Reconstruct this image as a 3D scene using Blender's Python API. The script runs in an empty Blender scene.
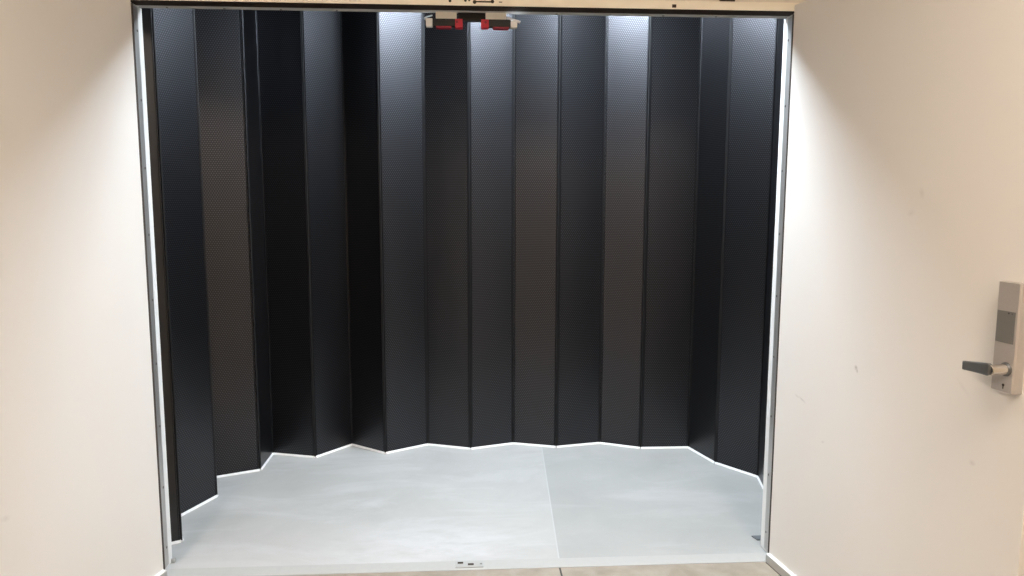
import bpy, bmesh, math, random
from mathutils import Vector, Matrix
random.seed(4)
scene = bpy.context.scene
COL = scene.collection

# ------------------------------------------------------------------ helpers
def link(name, bm, mat, parent=None, smooth=False):
    bmesh.ops.recalc_face_normals(bm, faces=bm.faces[:])
    me = bpy.data.meshes.new(name)
    bm.to_mesh(me); bm.free()
    if smooth:
        for p in me.polygons: p.use_smooth = True
    me.materials.append(mat)
    o = bpy.data.objects.new(name, me)
    COL.objects.link(o)
    if parent: o.parent = parent
    return o

def empty(name, loc=(0, 0, 0), rotz=0):
    o = bpy.data.objects.new(name, None)
    o.location = loc; o.rotation_euler = (0, 0, rotz)
    o.empty_display_size = .1
    COL.objects.link(o)
    return o

def tag(o, label=None, cat=None, group=None, kind=None):
    if label: o['label'] = label
    if cat: o['category'] = cat
    if group: o['group'] = group
    if kind: o['kind'] = kind
    return o

def box(bm, x0, x1, y0, y1, z0, z1, bev=0, seg=2):
    """axis-aligned box, optionally with rounded edges"""
    t = bmesh.new()
    bmesh.ops.create_cube(t, size=1)
    for v in t.verts:
        v.co = Vector((x0 + (v.co.x + .5) * (x1 - x0), y0 + (v.co.y + .5) * (y1 - y0), z0 + (v.co.z + .5) * (z1 - z0)))
    if bev:
        bmesh.ops.bevel(t, geom=t.edges[:], offset=bev, segments=seg, affect='EDGES', profile=.5)
    tmp = bpy.data.meshes.new('tmp'); t.to_mesh(tmp); t.free()
    bm.from_mesh(tmp); bpy.data.meshes.remove(tmp)
    return bm

def cyl(bm, a, b, r0, r1=None, n=20, bev=0):
    a, b = Vector(a), Vector(b); d = b - a
    t = bmesh.new()
    bmesh.ops.create_cone(t, cap_ends=True, segments=n, radius1=r0, radius2=r0 if r1 is None else r1, depth=d.length)
    if bev:
        es = [e for e in t.edges if abs(e.verts[0].co.z - e.verts[1].co.z) < 1e-6]
        bmesh.ops.bevel(t, geom=es, offset=bev, segments=2, affect='EDGES', profile=.5)
    M = Matrix.Translation((a + b) / 2) @ d.to_track_quat('Z', 'Y').to_matrix().to_4x4()
    t.transform(M)
    tmp = bpy.data.meshes.new('tmp'); t.to_mesh(tmp); t.free()
    bm.from_mesh(tmp); bpy.data.meshes.remove(tmp)
    return bm

def tube(bm, pts, r, n=8):
    """bent round wire through the points"""
    pts = [Vector(p) for p in pts]
    rings = []
    for i, p in enumerate(pts):
        d = (pts[min(i + 1, len(pts) - 1)] - pts[max(i - 1, 0)]).normalized()
        q = d.to_track_quat('Z', 'Y')
        rings.append([bm.verts.new(p + q @ Vector((r * math.cos(2 * math.pi * k / n), r * math.sin(2 * math.pi * k / n), 0))) for k in range(n)])
    for i in range(len(rings) - 1):
        for k in range(n):
            bm.faces.new((rings[i][k], rings[i][(k + 1) % n], rings[i + 1][(k + 1) % n], rings[i + 1][k]))
    bm.faces.new(rings[0][::-1]); bm.faces.new(rings[-1])
    return bm

def prism(bm, outline, z0, z1):
    lo = [bm.verts.new((x, y, z0)) for x, y in outline]
    hi = [bm.verts.new((x, y, z1)) for x, y in outline]
    n = len(outline)
    for i in range(n):
        bm.faces.new((lo[i], lo[(i + 1) % n], hi[(i + 1) % n], hi[i]))
    bm.faces.new(lo[::-1]); bm.faces.new(hi)
    return bm

# ------------------------------------------------------------------ materials
class NT:
    def __init__(self, name):
        self.m = bpy.data.materials.new(name); self.m.use_nodes = True
        self.t = self.m.node_tree; self.b = self.t.nodes['Principled BSDF']
    def n(self, kind, **kw):
        x = self.t.nodes.new(kind)
        for k, v in kw.items(): setattr(x, k, v)
        return x
    def l(self, a, b): self.t.links.new(a, b)
    def math(self, op, a, b=None, clamp=False):
        x = self.n('ShaderNodeMath', operation=op); x.use_clamp = clamp
        for i, v in enumerate((a, b)):
            if v is None: continue
            if isinstance(v, (int, float)): x.inputs[i].default_value = v
            else: self.l(v, x.inputs[i])
        return x.outputs[0]
    def ramp(self, fac, stops):
        r = self.n('ShaderNodeValToRGB'); e = r.color_ramp.elements
        while len(e) < len(stops): e.new(.5)
        for k, (p, c) in zip(e, stops):
            k.position = p; k.color = (*c, 1)
        self.l(fac, r.inputs[0]); return r.outputs[0]
    def mix(self, fac, a, b):
        x = self.n('ShaderNodeMix', data_type='RGBA')
        if isinstance(fac, (int, float)): x.inputs[0].default_value = fac
        else: self.l(fac, x.inputs[0])
        for i, v in ((6, a), (7, b)):
            if isinstance(v, tuple): x.inputs[i].default_value = (*v, 1)
            else: self.l(v, x.inputs[i])
        return x.outputs[2]
    def noise(self, scale, detail=4, rough=.55, vec=None, dist=0):
        x = self.n('ShaderNodeTexNoise'); x.inputs['Scale'].default_value = scale
        x.inputs['Detail'].default_value = detail; x.inputs['Roughness'].default_value = rough
        x.inputs['Distortion'].default_value = dist
        if vec is not None: self.l(vec, x.inputs['Vector'])
        return x.outputs['Fac']
    def bump(self, h, strength, dist):
        x = self.n('ShaderNodeBump'); x.inputs['Strength'].default_value = strength
        x.inputs['Distance'].default_value = dist
        self.l(h, x.inputs['Height']); self.l(x.outputs[0], self.b.inputs['Normal'])
    def obj(self, scale=(1, 1, 1)):
        tc = self.n('ShaderNodeTexCoord'); mp = self.n('ShaderNodeMapping')
        mp.inputs['Scale'].default_value = scale
        self.l(tc.outputs['Object'], mp.inputs[0]); return mp.outputs[0]

def plain(name, col, rough=.5, metal=0, spec=.5, grain=0, gscale=40):
    k = NT(name); b = k.b
    b.inputs['Base Color'].default_value = (*col, 1)
    b.inputs['Roughness'].default_value = rough; b.inputs['Metallic'].default_value = metal
    b.inputs['Specular IOR Level'].default_value = spec
    if grain:
        f = k.noise(gscale, 3, vec=k.obj())
        k.l(k.mix(f, tuple(c * (1 - grain) for c in col), tuple(min(1, c * (1 + grain)) for c in col)), b.inputs['Base Color'])
    return k.m

def paint_door(name, spots):
    """satin cream door paint with fine orange peel and a few rubbed scuffs (t, z, half-sizes, tilt)"""
    k = NT(name); v = k.obj()
    f = k.noise(1.7, 3, vec=v)
    col = k.mix(f, (.735, .712, .680), (.765, .742, .710))
    sep = k.n('ShaderNodeSeparateXYZ'); k.l(v, sep.inputs[0])
    grit = k.noise(160, 3, .7, vec=v)
    for (t, z, a, b, ang, dep) in spots:
        dx = k.math('SUBTRACT', sep.outputs[0], t); dz = k.math('SUBTRACT', sep.outputs[2], z)
        c, s = math.cos(ang), math.sin(ang)
        u = k.math('DIVIDE', k.math('ADD', k.math('MULTIPLY', dx, c), k.math('MULTIPLY', dz, s)), a)
        w = k.math('DIVIDE', k.math('SUBTRACT', k.math('MULTIPLY', dz, c), k.math('MULTIPLY', dx, s)), b)
        d = k.math('SQRT', k.math('ADD', k.math('MULTIPLY', u, u), k.math('MULTIPLY', w, w)))
        mask = k.math('MULTIPLY', k.math('SUBTRACT', 1.0, d, True), k.math('MULTIPLY', grit, dep), True)
        col = k.mix(mask, col, (.22, .19, .16))
    k.l(col, k.b.inputs['Base Color'])
    k.b.inputs['Roughness'].default_value = .5
    k.b.inputs['Specular IOR Level'].default_value = .3
    k.bump(k.noise(220, 2, vec=v), .08, .002)
    return k.m

def emboss_black():
    """glossy black steel skin with a staggered grid of small raised dots between plain margins (uv in metres)"""
    k = NT('embossed_black_steel')
    uv = k.n('ShaderNodeUVMap'); uv.uv_map = 'metres'
    sep = k.n('ShaderNodeSeparateXYZ'); k.l(uv.outputs[0], sep.inputs[0])
    u, v = sep.outputs[0], sep.outputs[1]
    P, Q = .0115, .0200
    def lattice(off):
        a = k.math('SUBTRACT', k.math('FRACT', k.math('ADD', k.math('DIVIDE', u, P), off)), .5)
        b = k.math('SUBTRACT', k.math('FRACT', k.math('ADD', k.math('DIVIDE', v, Q), off)), .5)
        a = k.math('MULTIPLY', a, P); b = k.math('MULTIPLY', b, Q)
        return k.math('SQRT', k.math('ADD', k.math('MULTIPLY', a, a), k.math('MULTIPLY', b, b)))
    d = k.math('MINIMUM', lattice(.25), lattice(.75))
    dot = k.math('SUBTRACT', 1.0, k.math('DIVIDE', d, .0047), True)
    dot = k.math('MULTIPLY', dot, k.math('SUBTRACT', 2.0, dot))
    # plain margins: |u| < .112
    m = k.math('LESS_THAN', k.math('ABSOLUTE', u), .1165)
    dot = k.math('MULTIPLY', dot, m)
    col = k.mix(dot, (.0008, .0008, .0009), (.0014, .0014, .0016))
    k.l(col, k.b.inputs['Base Color'])
    k.b.inputs['Roughness'].default_value = .37
    k.b.inputs['Specular Tint'].default_value = (.92, .92, 1.0, 1)
    k.l(k.math('ADD', .50, k.math('MULTIPLY', dot, .80)), k.b.inputs['Specular IOR Level'])
    k.bump(dot, .35, .0009)
    return k.m

def concrete(name, c0, c1, c2, scale, rough, streak=False):
    k = NT(name); v = k.obj()
    f = k.noise(scale, 6, .6, vec=v, dist=.4)
    col = k.ramp(f, [(.3, c0), (.5, c1), (.7, c2)])
    if streak:
        s = k.noise(1, 6, .65, vec=k.obj((1.4, 4.5, 1)), dist=.8)
        mk = k.math('MULTIPLY', k.math('SUBTRACT', s, .50, True), 3.0, True)
        col = k.mix(mk, col, (.58, .575, .57))
        sep = k.n('ShaderNodeSeparateXYZ'); k.l(v, sep.inputs[0])
        side = k.math('GREATER_THAN', k.math('SUBTRACT', sep.outputs[0], k.math('MULTIPLY', sep.outputs[1], .05)), .353)
        col = k.mix(k.math('MULTIPLY', side, .35), col, (.27, .275, .258))      # the second slab is a duller pour
        # scuffed patch just inside the threshold, with its glare painted in pale
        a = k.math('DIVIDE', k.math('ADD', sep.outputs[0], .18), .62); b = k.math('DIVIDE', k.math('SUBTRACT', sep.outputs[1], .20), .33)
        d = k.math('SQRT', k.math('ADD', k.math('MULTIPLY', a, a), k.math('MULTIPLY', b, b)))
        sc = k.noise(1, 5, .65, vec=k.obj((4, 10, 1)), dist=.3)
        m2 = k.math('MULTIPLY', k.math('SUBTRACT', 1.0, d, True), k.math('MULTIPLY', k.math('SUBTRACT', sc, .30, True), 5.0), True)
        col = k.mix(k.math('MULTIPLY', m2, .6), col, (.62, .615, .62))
    fine = k.noise(90, 3, .7, vec=v)
    col = k.mix(k.math('MULTIPLY', fine, .12), col, tuple(c * .6 for c in c0))
    k.l(col, k.b.inputs['Base Color'])
    k.b.inputs['Roughness'].default_value = rough
    k.b.inputs['Specular IOR Level'].default_value = .35
    k.bump(fine, .1, .002)
    return k.m

def emit(name, col, s):
    k = NT(name)
    k.b.inputs['Base Color'].default_value = (.9, .9, .9, 1)
    k.b.inputs['Emission Color'].default_value = (*col, 1)
    k.b.inputs['Emission Strength'].default_value = s
    return k.m

M = dict(
    black=emboss_black(),
    edge=plain('black_steel_edge', (.013, .013, .014), .33),
    hinge_black=plain('black_vinyl_hinge', (.004, .004, .005), .5),
    sweep=plain('white_sweep_vinyl', (.93, .93, .92), .45),
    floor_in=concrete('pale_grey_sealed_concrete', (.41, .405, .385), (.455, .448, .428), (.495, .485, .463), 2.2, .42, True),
    floor_out=concrete('beige_concrete', (.26, .222, .172), (.315, .272, .217), (.37, .325, .265), 9, .6),
    joint_pale=plain('pale_joint_filler', (.50, .50, .49), .6),
    joint_dark=plain('dark_joint', (.05, .045, .04), .8),
    threshold=plain('threshold_aluminium', (.43, .425, .405), .5, 0, .4, .05),
    wall=plain('painted_wall_cream', (.72, .66, .57), .7, 0, .3, .02),
    wall_in=plain('painted_wall_white', (.72, .73, .73), .7, 0, .3, .02),
    charcoal=plain('charcoal_dimmer', (.10, .10, .104), .7),
    ceil=plain('ceiling_white', (.78, .77, .74), .8),
    frame=plain('frame_cream_paint', (.86, .79, .66), .45, 0, .4, .02),
    frame_white=plain('frame_white_paint', (.80, .80, .78), .4),
    frame_grey=plain('stop_grey_paint', (.42, .41, .39), .45),
    band=plain('dark_brown_band', (.020, .011, .006), .7, 0, .2),
    alu=plain('satin_aluminium', (.55, .54, .52), .38, .75, .5, .04, 120),
    screw=plain('screw_steel', (.22, .21, .20), .4, .8),
    hinge_gap=plain('hinge_gap_shade', (.06, .05, .042), .6),
    hole=plain('drilled_hole', (.035, .022, .012), .8),
    rubber=plain('dark_rubber', (.025, .02, .017), .7),
    door_left=paint_door('cream_door_paint_plain', [(.70, .55, .02, .012, .2, .3)]),
    door_right=paint_door('cream_door_paint_scuffed', [(.490, .932, .010, .012, .6, 1.1), (.497, .922, .006, .008, 0, .9),
                          (.19, .74, .030, .006, -.3, .6), (.155, .745, .018, .005, -.3, .5), (.74, 1.52, .012, .02, .3, .3),
                          (.70, 1.46, .02, .012, .3, .22), (.80, .30, .02, .02, 0, .4), (.33, .62, .012, .006, .4, .4),
                          (.95, .98, .04, .008, -.7, .15), (1.0, .78, .014, .01, .2, .4)]),
    steel=plain('satin_lock_steel', (.49, .45, .42), .42, .45, .5, .05, 200),
    chrome=plain('bright_chrome', (.78, .75, .72), .16, 1.0),
    lever=plain('grey_lever_metal', (.16, .165, .165), .42, .6),
    window=plain('smoked_reader_window', (.16, .155, .145), .4),
    cream_plate=plain('latch_plate_cream', (.92, .90, .85), .45),
    red=plain('red_plastic', (.50, .012, .035), .35),
    red_dark=plain('red_strip', (.24, .008, .025), .4),
    latch_black=plain('latch_black_plastic', (.007, .006, .006), .5),
    connector=plain('white_connector', (.80, .80, .78), .5),
    wire=plain('grey_wire', (.35, .36, .36), .5),
    bare=plain('bright_steel_tongue', (.80, .78, .80), .3, .3),
    bracket=plain('zinc_grey', (.15, .16, .165), .5, .2),
    lamp_frame=plain('lamp_white_enamel', (.8, .8, .8), .4),
    cool=emit('cool_diffuser', (.78, .89, 1.0), 52.5),
    warm=emit('warm_diffuser', (1.0, .855, .72), 9.6),
)

# ------------------------------------------------------------------ setting
HW, ZT = 1.22, 2.206          # half opening, head height
bm = bmesh.new(); box(bm, -3.2, 3.2, -4.6, -.012, -.10, 0)
fl = tag(link('floor', bm, M['floor_out']), 'beige concrete corridor floor in front of the threshold', 'floor', kind='structure')
bm = bmesh.new(); box(bm, .3465, .3535, -1.6, -.012, -.003, .0012)
link('control_joint', bm, M['joint_dark'], fl)
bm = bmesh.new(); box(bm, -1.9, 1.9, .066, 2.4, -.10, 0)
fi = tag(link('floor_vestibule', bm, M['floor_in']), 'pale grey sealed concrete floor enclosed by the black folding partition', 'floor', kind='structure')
bm = bmesh.new()
j0, j1 = Vector((.356, .066, 0)), Vector((.43, 1.56, 0)); w = Vector((.0028, 0, 0))
prism(bm, [((j0 - w).x, j0.y), ((j0 + w).x, j0.y), ((j1 + w).x, j1.y), ((j1 - w).x, j1.y)], -.003, .0012)
tag(link('control_joint', bm, M['joint_pale'], fi), 'pale filled joint')
bm = bmesh.new(); box(bm, -1.2445, 1.2445, -.012, .066, -.05, .003, .0015, 1)
th = tag(link('threshold', bm, M['threshold']), 'pale flat threshold strip along the open doorway between two floors', 'threshold', kind='structure')

def wall(name, *b, mat='wall', label=''):
    bm = bmesh.new(); box(bm, *b)
    return tag(link(name, bm, M[mat]), label, 'wall', kind='structure')
bm = bmesh.new()
box(bm, -3.2, -1.285, .003, .14, 0, 3.3); box(bm, 1.285, 3.2, .003, .14, 0, 3.3); box(bm, -1.285, 1.285, .003, .14, ZT + .03, 3.3)
tag(link('wall_front', bm, M['wall']), 'cream painted wall holding the doorway, seen above the door head', 'wall', kind='structure')
wall('wall_left', -3.3, -3.2, -4.7, .14, 0, 2.8, label='cream corridor wall on the left')
wall('wall_right', 3.2, 3.3, -4.7, .14, 0, 2.8, label='cream corridor wall on the right')
wall('wall_back', -3.2, 3.2, -4.7, -4.6, 0, 2.8, label='cream corridor wall behind the viewer')
wall('wall_vestibule_left', -2.0, -1.9, .14, 2.5, 0, 3.3, mat='wall_in', label='white wall hidden behind left side of the partition')
wall('wall_vestibule_right', 1.9, 2.0, .14, 2.5, 0, 3.3, mat='wall_in', label='white wall hidden behind right side of the partition')
wall('wall_vestibule_back', -1.9, 1.9, 2.4, 2.5, 0, 3.3, mat='wall_in', label='white wall hidden behind the back of the partition')
bm = bmesh.new()  # unseen lining, added to darken what the partition panels reflect
box(bm, -1.9, -1.285, .1405, .150, 0, 2.97); box(bm, 1.285, 1.9, .1405, .150, 0, 2.97); box(bm, -1.285, 1.285, .1405, .150, ZT + .03, 2.97)
tag(link('wall_added_lining', bm, M['charcoal']), 'added unseen charcoal lining that dims reflections on the partition', 'wall', kind='structure')
bm = bmesh.new(); box(bm, -3.2, 3.2, -4.6, .003, 2.8, 2.9)
tag(link('ceiling', bm, M['ceil']), 'white corridor ceiling above the viewer', 'ceiling', kind='structure')
bm = bmesh.new(); box(bm, -1.9, 1.9, .14, 2.4, 2.98, 3.3)  # out of view; coloured charcoal to cut bounce and panel reflections
tag(link('ceiling_vestibule', bm, M['charcoal']), 'unseen ceiling above the folding partition, coloured dark to dim reflections', 'ceiling', kind='structure')

# ------------------------------------------------------------------ door frame
fr = tag(empty('trim_1', (0, 0, 0)), 'steel door frame around the open double doorway with screwed side strips', 'door frame', kind='structure')
bm = bmesh.new()
box(bm, -1.275, 1.275, -.004, .0, ZT, ZT + .031, .001, 1)          # face strip of the head
box(bm, -1.275, 1.275, 0, .128, ZT + .006, ZT + .03)
link('head', bm, M['frame'], fr)
bm = bmesh.new()  # dark brown strip along the underside of the head
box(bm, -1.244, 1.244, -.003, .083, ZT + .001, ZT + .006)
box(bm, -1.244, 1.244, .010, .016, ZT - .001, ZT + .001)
tag(link('head_band', bm, M['band'], fr), 'dark brown seal under the head')
bm = bmesh.new(); box(bm, -1.244, 1.244, .083, .128, ZT + .001, ZT + .006, .0015, 1)
tag(link('head_stop', bm, M['frame_grey'], fr), 'grey stop strip behind the dark seal')
for x in (-1.14, -.93, -.72, -.51, .33, .54, .75, .96):
    bm = bmesh.new(); cyl(bm, (x, .108, ZT - .002), (x, .108, ZT + .002), .004, .005, 12)
    link('screw', bm, M['screw'], fr)
for (x, z, wd, h) in ((-.079, 2.222, .011, .011), (-.022, 2.224, .010, .008), (-.008, 2.225, .008, .008), (.012, 2.219, .014, .009),
                      (.078, 2.2215, .013, .009), (.108, 2.220, .012, .003), (.762, 2.217, .016, .012), (.965, 2.243, .06, .010)):
    bm = bmesh.new()
    if wd <= .014 and h > .005:
        cyl(bm, (x, -.0048, z), (x, -.002, z), max(wd, h) / 2, None, 14)
    else:
        box(bm, x - wd / 2, x + wd / 2, -.0046, -.002, z - h / 2, z + h / 2, .0004, 1)
    link('screw_hole', bm, M['hole'], fr)
bm = bmesh.new(); box(bm, .012, .078, -.0046, -.002, 2.2175, 2.2232, .0004, 1)
link('slot', bm, M['hole'], fr)
for s in (-1, 1):
    bm = bmesh.new()
    xs = sorted((s * 1.245, s * 1.285))
    box(bm, xs[0], xs[1], .006, .136, 0, ZT + .002, .002, 1)
    link('jamb', bm, M['frame_white'], fr)
    bm = bmesh.new()
    xs = sorted((s * 1.2420, s * 1.245))
    box(bm, xs[0], xs[1], .012, .090, .012, ZT - .006, .001, 1)
    st = tag(link('side_strip', bm, M['alu'], fr), 'grey screwed metal strip')
    for i in range(9):
        z = .09 + i * .253
        bm = bmesh.new(); cyl(bm, (s * 1.2402, .076, z), (s * 1.2425, .076, z), .0042, .0055, 12)
        link('screw', bm, M['screw'], st)
bm = bmesh.new(); box(bm, -1.245, -1.230, .118, .136, 0, .018, .002, 1)
link('anchor_clip', bm, M['alu'], fr)

# ------------------------------------------------------------------ door leaves
LEAF = 1.172
def leaf(name, side, ang, mat, label):
    """leaf hinged at the frame; local x runs from the hinge to the free edge, the face we see lies at local y = 0"""
    a = math.radians(ang)
    th_ = math.atan2(-math.cos(a), side * math.sin(a))
    sy = 1 if side > 0 else -1               # slab goes away from the passage
    def yy(p, q): return tuple(sorted((sy * p, sy * q)))
    bm = bmesh.new(); box(bm, .012, LEAF, *yy(0, .045), .010, ZT + .020, .0022, 2)
    o = tag(link(name, bm, mat), label, 'door', kind='structure')
    o.location = (side * HW, 0, 0); o.rotation_euler = (0, 0, th_)
    bm = bmesh.new()                          # bottom shoe with a sloped top ledge
    prof = [(0, .0365), (-.015, .0365), (-.015, .004), (0, .004)]
    rows = []
    for x in (.014, LEAF - .004):
        rows.append([bm.verts.new((x, sy * y, z)) for y, z in prof])
    for i in range(4):
        bm.faces.new((rows[0][i], rows[0][(i + 1) % 4], rows[1][(i + 1) % 4], rows[1][i]))
    bm.faces.new(rows[0]); bm.faces.new(rows[1][::-1])
    sh = tag(link('door_shoe', bm, M['alu'], o), 'grey metal bottom shoe')
    bm = bmesh.new(); rows = []
    for x in (.014, LEAF - .004):
        rows.append([bm.verts.new((x, sy * y, z)) for y, z in [(.001, .0415), (-.014, .0400), (-.015, .0370), (.001, .0370)]])
    for i in range(4):
        bm.faces.new((rows[0][i], rows[0][(i + 1) % 4], rows[1][(i + 1) % 4], rows[1][i]))
    bm.faces.new(rows[0]); bm.faces.new(rows[1][::-1])
    tag(link('ledge', bm, M['frame_white'], sh), 'sloped ledge coloured white for caught light')  # white stands in for light caught on the metal shoe top
    bm = bmesh.new(); box(bm, .016, LEAF - .006, *yy(-.0145, -.004), .0003, .0042)
    tag(link('lip', bm, M['rubber'], sh), 'dark rubber lip')
    bm = bmesh.new(); cyl(bm, (.0045, sy * .0045, .012), (.0045, sy * .0045, ZT - .012), .0052, None, 14)  # barrel coloured dark to stand for shade in the hinge gap
    tag(link('hinge', bm, M['hinge_gap'], o), 'hinge line coloured as a shaded gap')
    return o, sy
dl, _ = leaf('door_1', -1, 15, M['door_left'], 'plain cream door leaf standing open on the left, no handle in view')
dr, sy = leaf('door_2', 1, 8.4, M['door_right'], 'scuffed cream door leaf standing open on the right with lever lock')

# lock on the right leaf (local: x along leaf, -y out of the face, z up)
bm = bmesh.new()
prism(bm, [(1.067, 0), (1.067, -.024), (1.071, -.029), (1.133, -.029), (1.137, -.024), (1.137, 0)], 1.012, 1.294)
lk = tag(link('lock_case', bm, M['steel'], dr), 'satin steel lock case')
bm = bmesh.new(); box(bm, 1.0725, 1.1275, -.0302, -.0285, 1.139, 1.221, .0006, 1)
w_ = tag(link('reader_window', bm, M['window'], lk), 'smoked reader window')
bm = bmesh.new(); cyl(bm, (1.108, -.0295, 1.216), (1.108, -.0306, 1.216), .0022, None, 12)
cyl(bm, (1.118, -.0295, 1.216), (1.118, -.0306, 1.216), .0014, None, 12)
link('indicator', bm, M['rubber'], lk)
bm = bmesh.new()
cyl(bm, (1.112, -.028, 1.072), (1.112, -.034, 1.072), .0185, .017, 28, .001)
link('rose', bm, M['lever'], lk)
bm = bmesh.new()
cyl(bm, (1.112, -.033, 1.072), (1.112, -.080, 1.072), .0140, None, 28, .002)
tag(link('spindle', bm, M['chrome'], lk), 'bright chrome spindle')
bm = bmesh.new()                               # lever arm: tapering, gently bowed bar with a short return at the tip
N = 14; rings = []
for i in range(N + 1):
    f = i / N
    x = 1.1135 - .097 * f
    y = -.077 + .004 * math.sin(f * math.pi) + (.010 * max(0, (f - .85) / .15) ** 2)
    z = 1.073 - .008 * f
    hh = (.0165 - .0055 * f) * (1 if 0 < i < N else .8); tt = .0065 - .0015 * f
    ring = []
    for (cy, cz) in ((-1, -.8), (-.7, -1), (.7, -1), (1, -.8), (1, .8), (.7, 1), (-.7, 1), (-1, .8)):
        ring.append(bm.verts.new((x, y + cy * tt, z + cz * hh)))
    rings.append(ring)
for i in range(N):
    for k in range(8):
        bm.faces.new((rings[i][k], rings[i][(k + 1) % 8], rings[i + 1][(k + 1) % 8], rings[i + 1][k]))
bm.faces.new(rings[0][::-1]); bm.faces.new(rings[-1])
tag(link('lever', bm, M['lever'], lk), 'dark grey lever arm')
bm = bmesh.new()
cyl(bm, (1.108, -.0285, 1.030), (1.108, -.0302, 1.030), .0036, None, 16); box(bm, 1.1068, 1.1092, -.0302, -.0285, 1.020, 1.030)
tag(link('keyhole', bm, M['hole'], lk), 'small dark keyhole')

# ------------------------------------------------------------------ folding partition
V = [(-1.52, .18), (-1.273, .313), (-1.388, .556), (-1.281, .815), (-1.414, 1.05), (-1.16, 1.168), (-1.159, 1.434), (-.897, 1.357),
     (-.718, 1.571), (-.501, 1.403), (-.261, 1.547), (-.002, 1.453), (.256, 1.538), (.511, 1.457), (.784, 1.516), (1.012, 1.409),
     (1.303, 1.406), (1.379, 1.137), (1.541, .911), (1.486, .637), (1.61, .40), (1.52, .18)]
ZC = 2.95
fp = tag(empty('folding_partition', (0, 1.5, 0)), 'tall black accordion folding partition curving around the pale floor', 'partition')
INV = Vector((0, 1.5, 0))
for i in range(len(V) - 1):
    A, B = Vector((*V[i], 0)), Vector((*V[i + 1], 0))
    d = (B - A).normalized(); Lw = (B - A).length; mid = (A + B) / 2
    n = Vector((d.y, -d.x, 0))                 # room side
    g = .0048
    # panel cross-section: flat skin, a fine raised lip along both long edges
    h = Lw / 2 - g
    prof = [(-h, .002), (-h + .001, -.0040), (-h + .0025, -.0052), (-h + .005, -.0050), (-h + .0065, -.0035),
            (h - .0065, -.0035), (h - .005, -.0050), (h - .0025, -.0052), (h - .001, -.0040), (h, .002), (h - .002, .007), (-h + .002, .007)]
    bm = bmesh.new(); uvl = bm.loops.layers.uv.new('metres')
    lo = [bm.verts.new((u, y, .0125)) for u, y in prof]; hi = [bm.verts.new((u, y, ZC)) for u, y in prof]
    m_ = len(prof)
    for k in range(m_):
        bm.faces.new((lo[k], lo[(k + 1) % m_], hi[(k + 1) % m_], hi[k]))
    bm.faces.new(lo[::-1]); bm.faces.new(hi)
    off = random.random() * .01
    for f in bm.faces:
        for lp in f.loops:
            lp[uvl].uv = (lp.vert.co.x * .125 / h, lp.vert.co.z + off)
    pn = link('panel' if i else 'lead_post', bm, M['black' if i else 'edge'], fp)
    pn.location = mid - INV; pn.rotation_euler = (0, 0, math.atan2(d.y, d.x))
    bm = bmesh.new()
    sec = [(.006, .001), (-.0095, .001), (-.0095, .0030), (-.0045, .0120), (.006, .0120)]
    ends = [[bm.verts.new((u, y, z)) for y, z in sec] for u in (-Lw / 2 + .003, Lw / 2 - .003)]
    for k in range(5):
        bm.faces.new((ends[0][k], ends[0][(k + 1) % 5], ends[1][(k + 1) % 5], ends[1][k]))
    bm.faces.new(ends[0]); bm.faces.new(ends[1][::-1])
    tag(link('bottom_sweep', bm, M['sweep'], pn), 'white bottom sweep')
for i, (x, y) in enumerate(V):
    bm = bmesh.new(); cyl(bm, (0, 0, .010), (0, 0, ZC), .0044, None, 10)
    hs = link('hinge_strip', bm, M['hinge_black'], fp); hs.location = Vector((x, y, 0)) - INV

# ------------------------------------------------------------------ latches under the head
Y = .13
def latch(side, label):
    r = tag(empty('door_latch', (0, Y, ZT - .004)), label, 'latch', 'red and black latches under the door head')
    s = side
    Z0 = ZT - .004
    def part(name, x0, x1, z0, z1, y0, y1, mat, parent=r, bev=.0012, lab=None):
        bm = bmesh.new(); xs = sorted((s * x0, s * x1)); box(bm, xs[0], xs[1], y0 - Y, y1 - Y, z0 - Z0, z1 - Z0, bev, 2)
        o = link(name, bm, M[mat], parent)
        if lab: o['label'] = lab
        return o
    part('mounting_plate', .056, .136, 2.1805, 2.2080, .108, .138, 'cream_plate', lab='cream mounting plate')
    b = part('latch_body', .060, .152 if s > 0 else .148, 2.156, 2.182, .106, .146, 'latch_black', lab='black latch body')
    part('red_block', *((.038, .068) if s > 0 else (.033, .062)), 2.150, 2.182, .1055, .1435, 'red', lab='red end block')
    bm = bmesh.new(); cyl(bm, (s * .055, .1056 - Y, 2.170 - Z0), (s * .055, .104 - Y, 2.170 - Z0), .005, None, 16)
    link('bolt_head', bm, M['red_dark'], r)
    part('red_strip', .084 if s > 0 else .076, .146 if s > 0 else .136, 2.149, 2.1558, .109, .143, 'red_dark', lab='dark red underside strip')
    for k in range(3):
        part('label_rib', .094 + .016 * k, .1 + .016 * k, 2.163, 2.181, .1048, .106, 'latch_black', b, .0003)
    c = part('connector', *((.153, .178) if s > 0 else (.149, .174)), 2.154, 2.184 if s < 0 else 2.178, .110, .140, 'connector', lab='white cable connector')
    bm = bmesh.new()
    if s < 0:
        pts = []
        for k in range(13):
            f = k / 12
            pts.append((-.170 - .018 * math.sin(math.pi * f) + .02 * f, .125 - Y + .012 * f, 2.178 - Z0 + .022 * f))
        tube(bm, pts, .0032)
        link('wire', bm, M['wire'], c)
    else:
        M4 = Matrix.Translation((.164, .112 - Y, 2.1815 - Z0)) @ Matrix.Rotation(math.radians(16), 4, 'Y')
        t = bmesh.new(); box(t, -.027, .027, -.012, .012, -.0026, .0026, .0008, 1); t.transform(M4)
        bm.free(); bm = t
        link('tongue', bm, M['bare'], r)['label'] = 'bright tilted metal tongue'
    return r
latch(-1, 'red and black latch with white connector and looped wire, left of the pair')
latch(1, 'red and black latch with bright tilted metal tongue, right of the pair')
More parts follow.
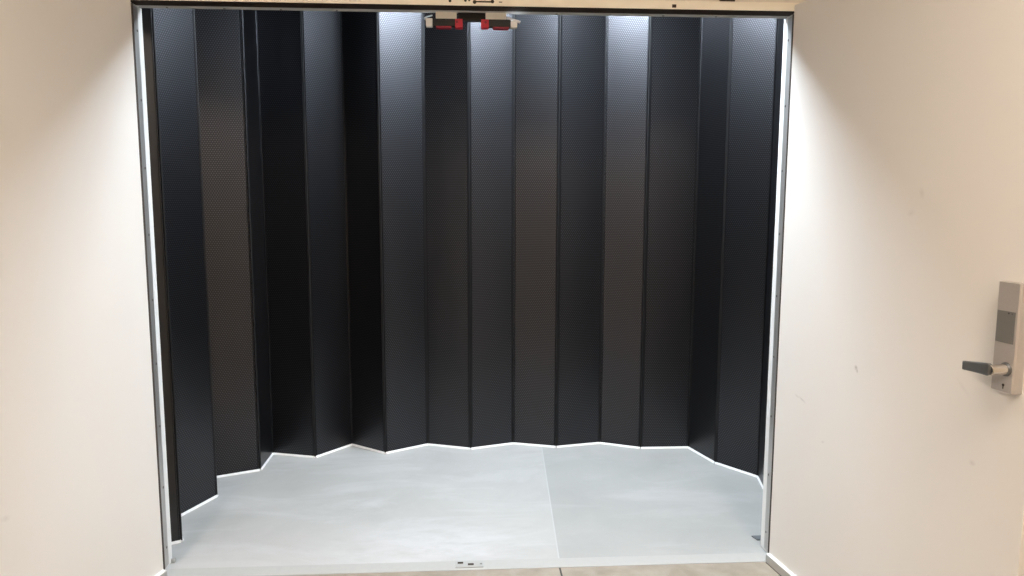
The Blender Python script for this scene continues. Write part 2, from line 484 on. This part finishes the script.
bm = bmesh.new(); box(bm, -.050, .055, .112, .139, 2.1775, 2.2062, .0015, 2)
for x in (-.03, .035):
    cyl(bm, (x, .1125, 2.19), (x, .1105, 2.19), .004, None, 12)
tag(link('mounting_block', bm, M['latch_black']), 'plain black block between the two red latches under door head', 'block')

# ------------------------------------------------------------------ floor hardware
bm = bmesh.new(); box(bm, -.075, .040, .004, .058, .0028, .0062, .001, 1)
k_ = tag(link('floor_strike', bm, plain('strike_pale_metal', (.42, .42, .40), .45, .1)), 'small pale strike plate with dark holes in the threshold middle', 'strike plate')
for (x0, x1, y0, y1) in ((-.066, -.043, .034, .050), (-.024, .000, .020, .036)):
    bm = bmesh.new(); box(bm, x0, x1, y0, y1, .0060, .0066, .0002, 1)
    tag(link('latch_hole', bm, M['hole'], k_), 'dark latch hole')
bm = bmesh.new(); cyl(bm, (.030, .030, .006), (.030, .030, .0072), .005, None, 14); link('screw', bm, M['screw'], k_)

fg = tag(empty('floor_bracket', (1.262, .20, 0)), 'small grey angle bracket on the floor beside the right jamb', 'bracket')
bm = bmesh.new(); prism(bm, [(-.012, -.018), (.045, -.018), (.045, .020), (-.024, .020)], .0005, .006); link('base_plate', bm, M['bracket'], fg)
bm = bmesh.new(); box(bm, .030, .036, -.018, .020, .006, .06, .001, 1); link('upright', bm, M['frame_white'], fg)

# ------------------------------------------------------------------ lamps (above and behind what the camera sees)
def lamp(x, y, z, wx, wy, mat, label, group=None):
    r = tag(empty('ceiling_light', (x, y, z)), label, 'ceiling light', group)
    bm = bmesh.new()
    for (a, b, c, d) in ((-wx - .03, wx + .03, -wy - .03, -wy), (-wx - .03, wx + .03, wy, wy + .03), (-wx - .03, -wx, -wy, wy), (wx, wx + .03, -wy, wy)):
        box(bm, a, b, c, d, -.03, 0)
    link('frame', bm, M['lamp_frame'], r)
    bm = bmesh.new(); box(bm, -wx, wx, -wy, wy, -.022, -.002)
    link('diffuser', bm, M[mat], r)
lamp(.46, .73, 2.98, .22, .28, 'cool', 'cool white square light on the ceiling above the folding partition')
lamp(-1.3, -2.75, 2.8, .15, 1.1, 'warm', 'warm strip light on corridor ceiling, left', 'warm corridor ceiling lights')
lamp(1.05, -2.75, 2.8, .15, 1.1, 'warm', 'warm strip light on corridor ceiling, right', 'warm corridor ceiling lights')

w_ = bpy.data.worlds.new('World'); scene.world = w_; w_.use_nodes = True
w_.node_tree.nodes['Background'].inputs[0].default_value = (.5, .5, .5, 1)
w_.node_tree.nodes['Background'].inputs[1].default_value = 0.0

# ------------------------------------------------------------------ camera
p, yw, ro = .12433, -.061795, .0021776
fwd = Vector((-math.sin(yw) * math.cos(p), math.cos(yw) * math.cos(p), -math.sin(p)))
right = Vector((math.cos(yw), math.sin(yw), 0)); up = right.cross(fwd)
r2 = right * math.cos(ro) + up * math.sin(ro); u2 = -right * math.sin(ro) + up * math.cos(ro)
cam = bpy.data.cameras.new('Camera'); co = bpy.data.objects.new('Camera', cam); COL.objects.link(co)
mw = Matrix((r2, u2, -fwd)).transposed().to_4x4(); mw.translation = (-.0282, -2.93, 1.5175)
co.matrix_world = mw
cam.sensor_width = 36; cam.lens = 760 / 1024 * 36; cam.clip_start = .02
scene.camera = co

vs = scene.view_settings
scene.display_settings.display_device = 'sRGB'
vs.view_transform = 'Standard'; vs.look = 'None'; vs.gamma = 1; vs.use_curve_mapping = False
vs.exposure = 1.75
scene.cycles.max_bounces = 10; scene.cycles.diffuse_bounces = 6; scene.cycles.glossy_bounces = 5
scene.cycles.sample_clamp_indirect = 6
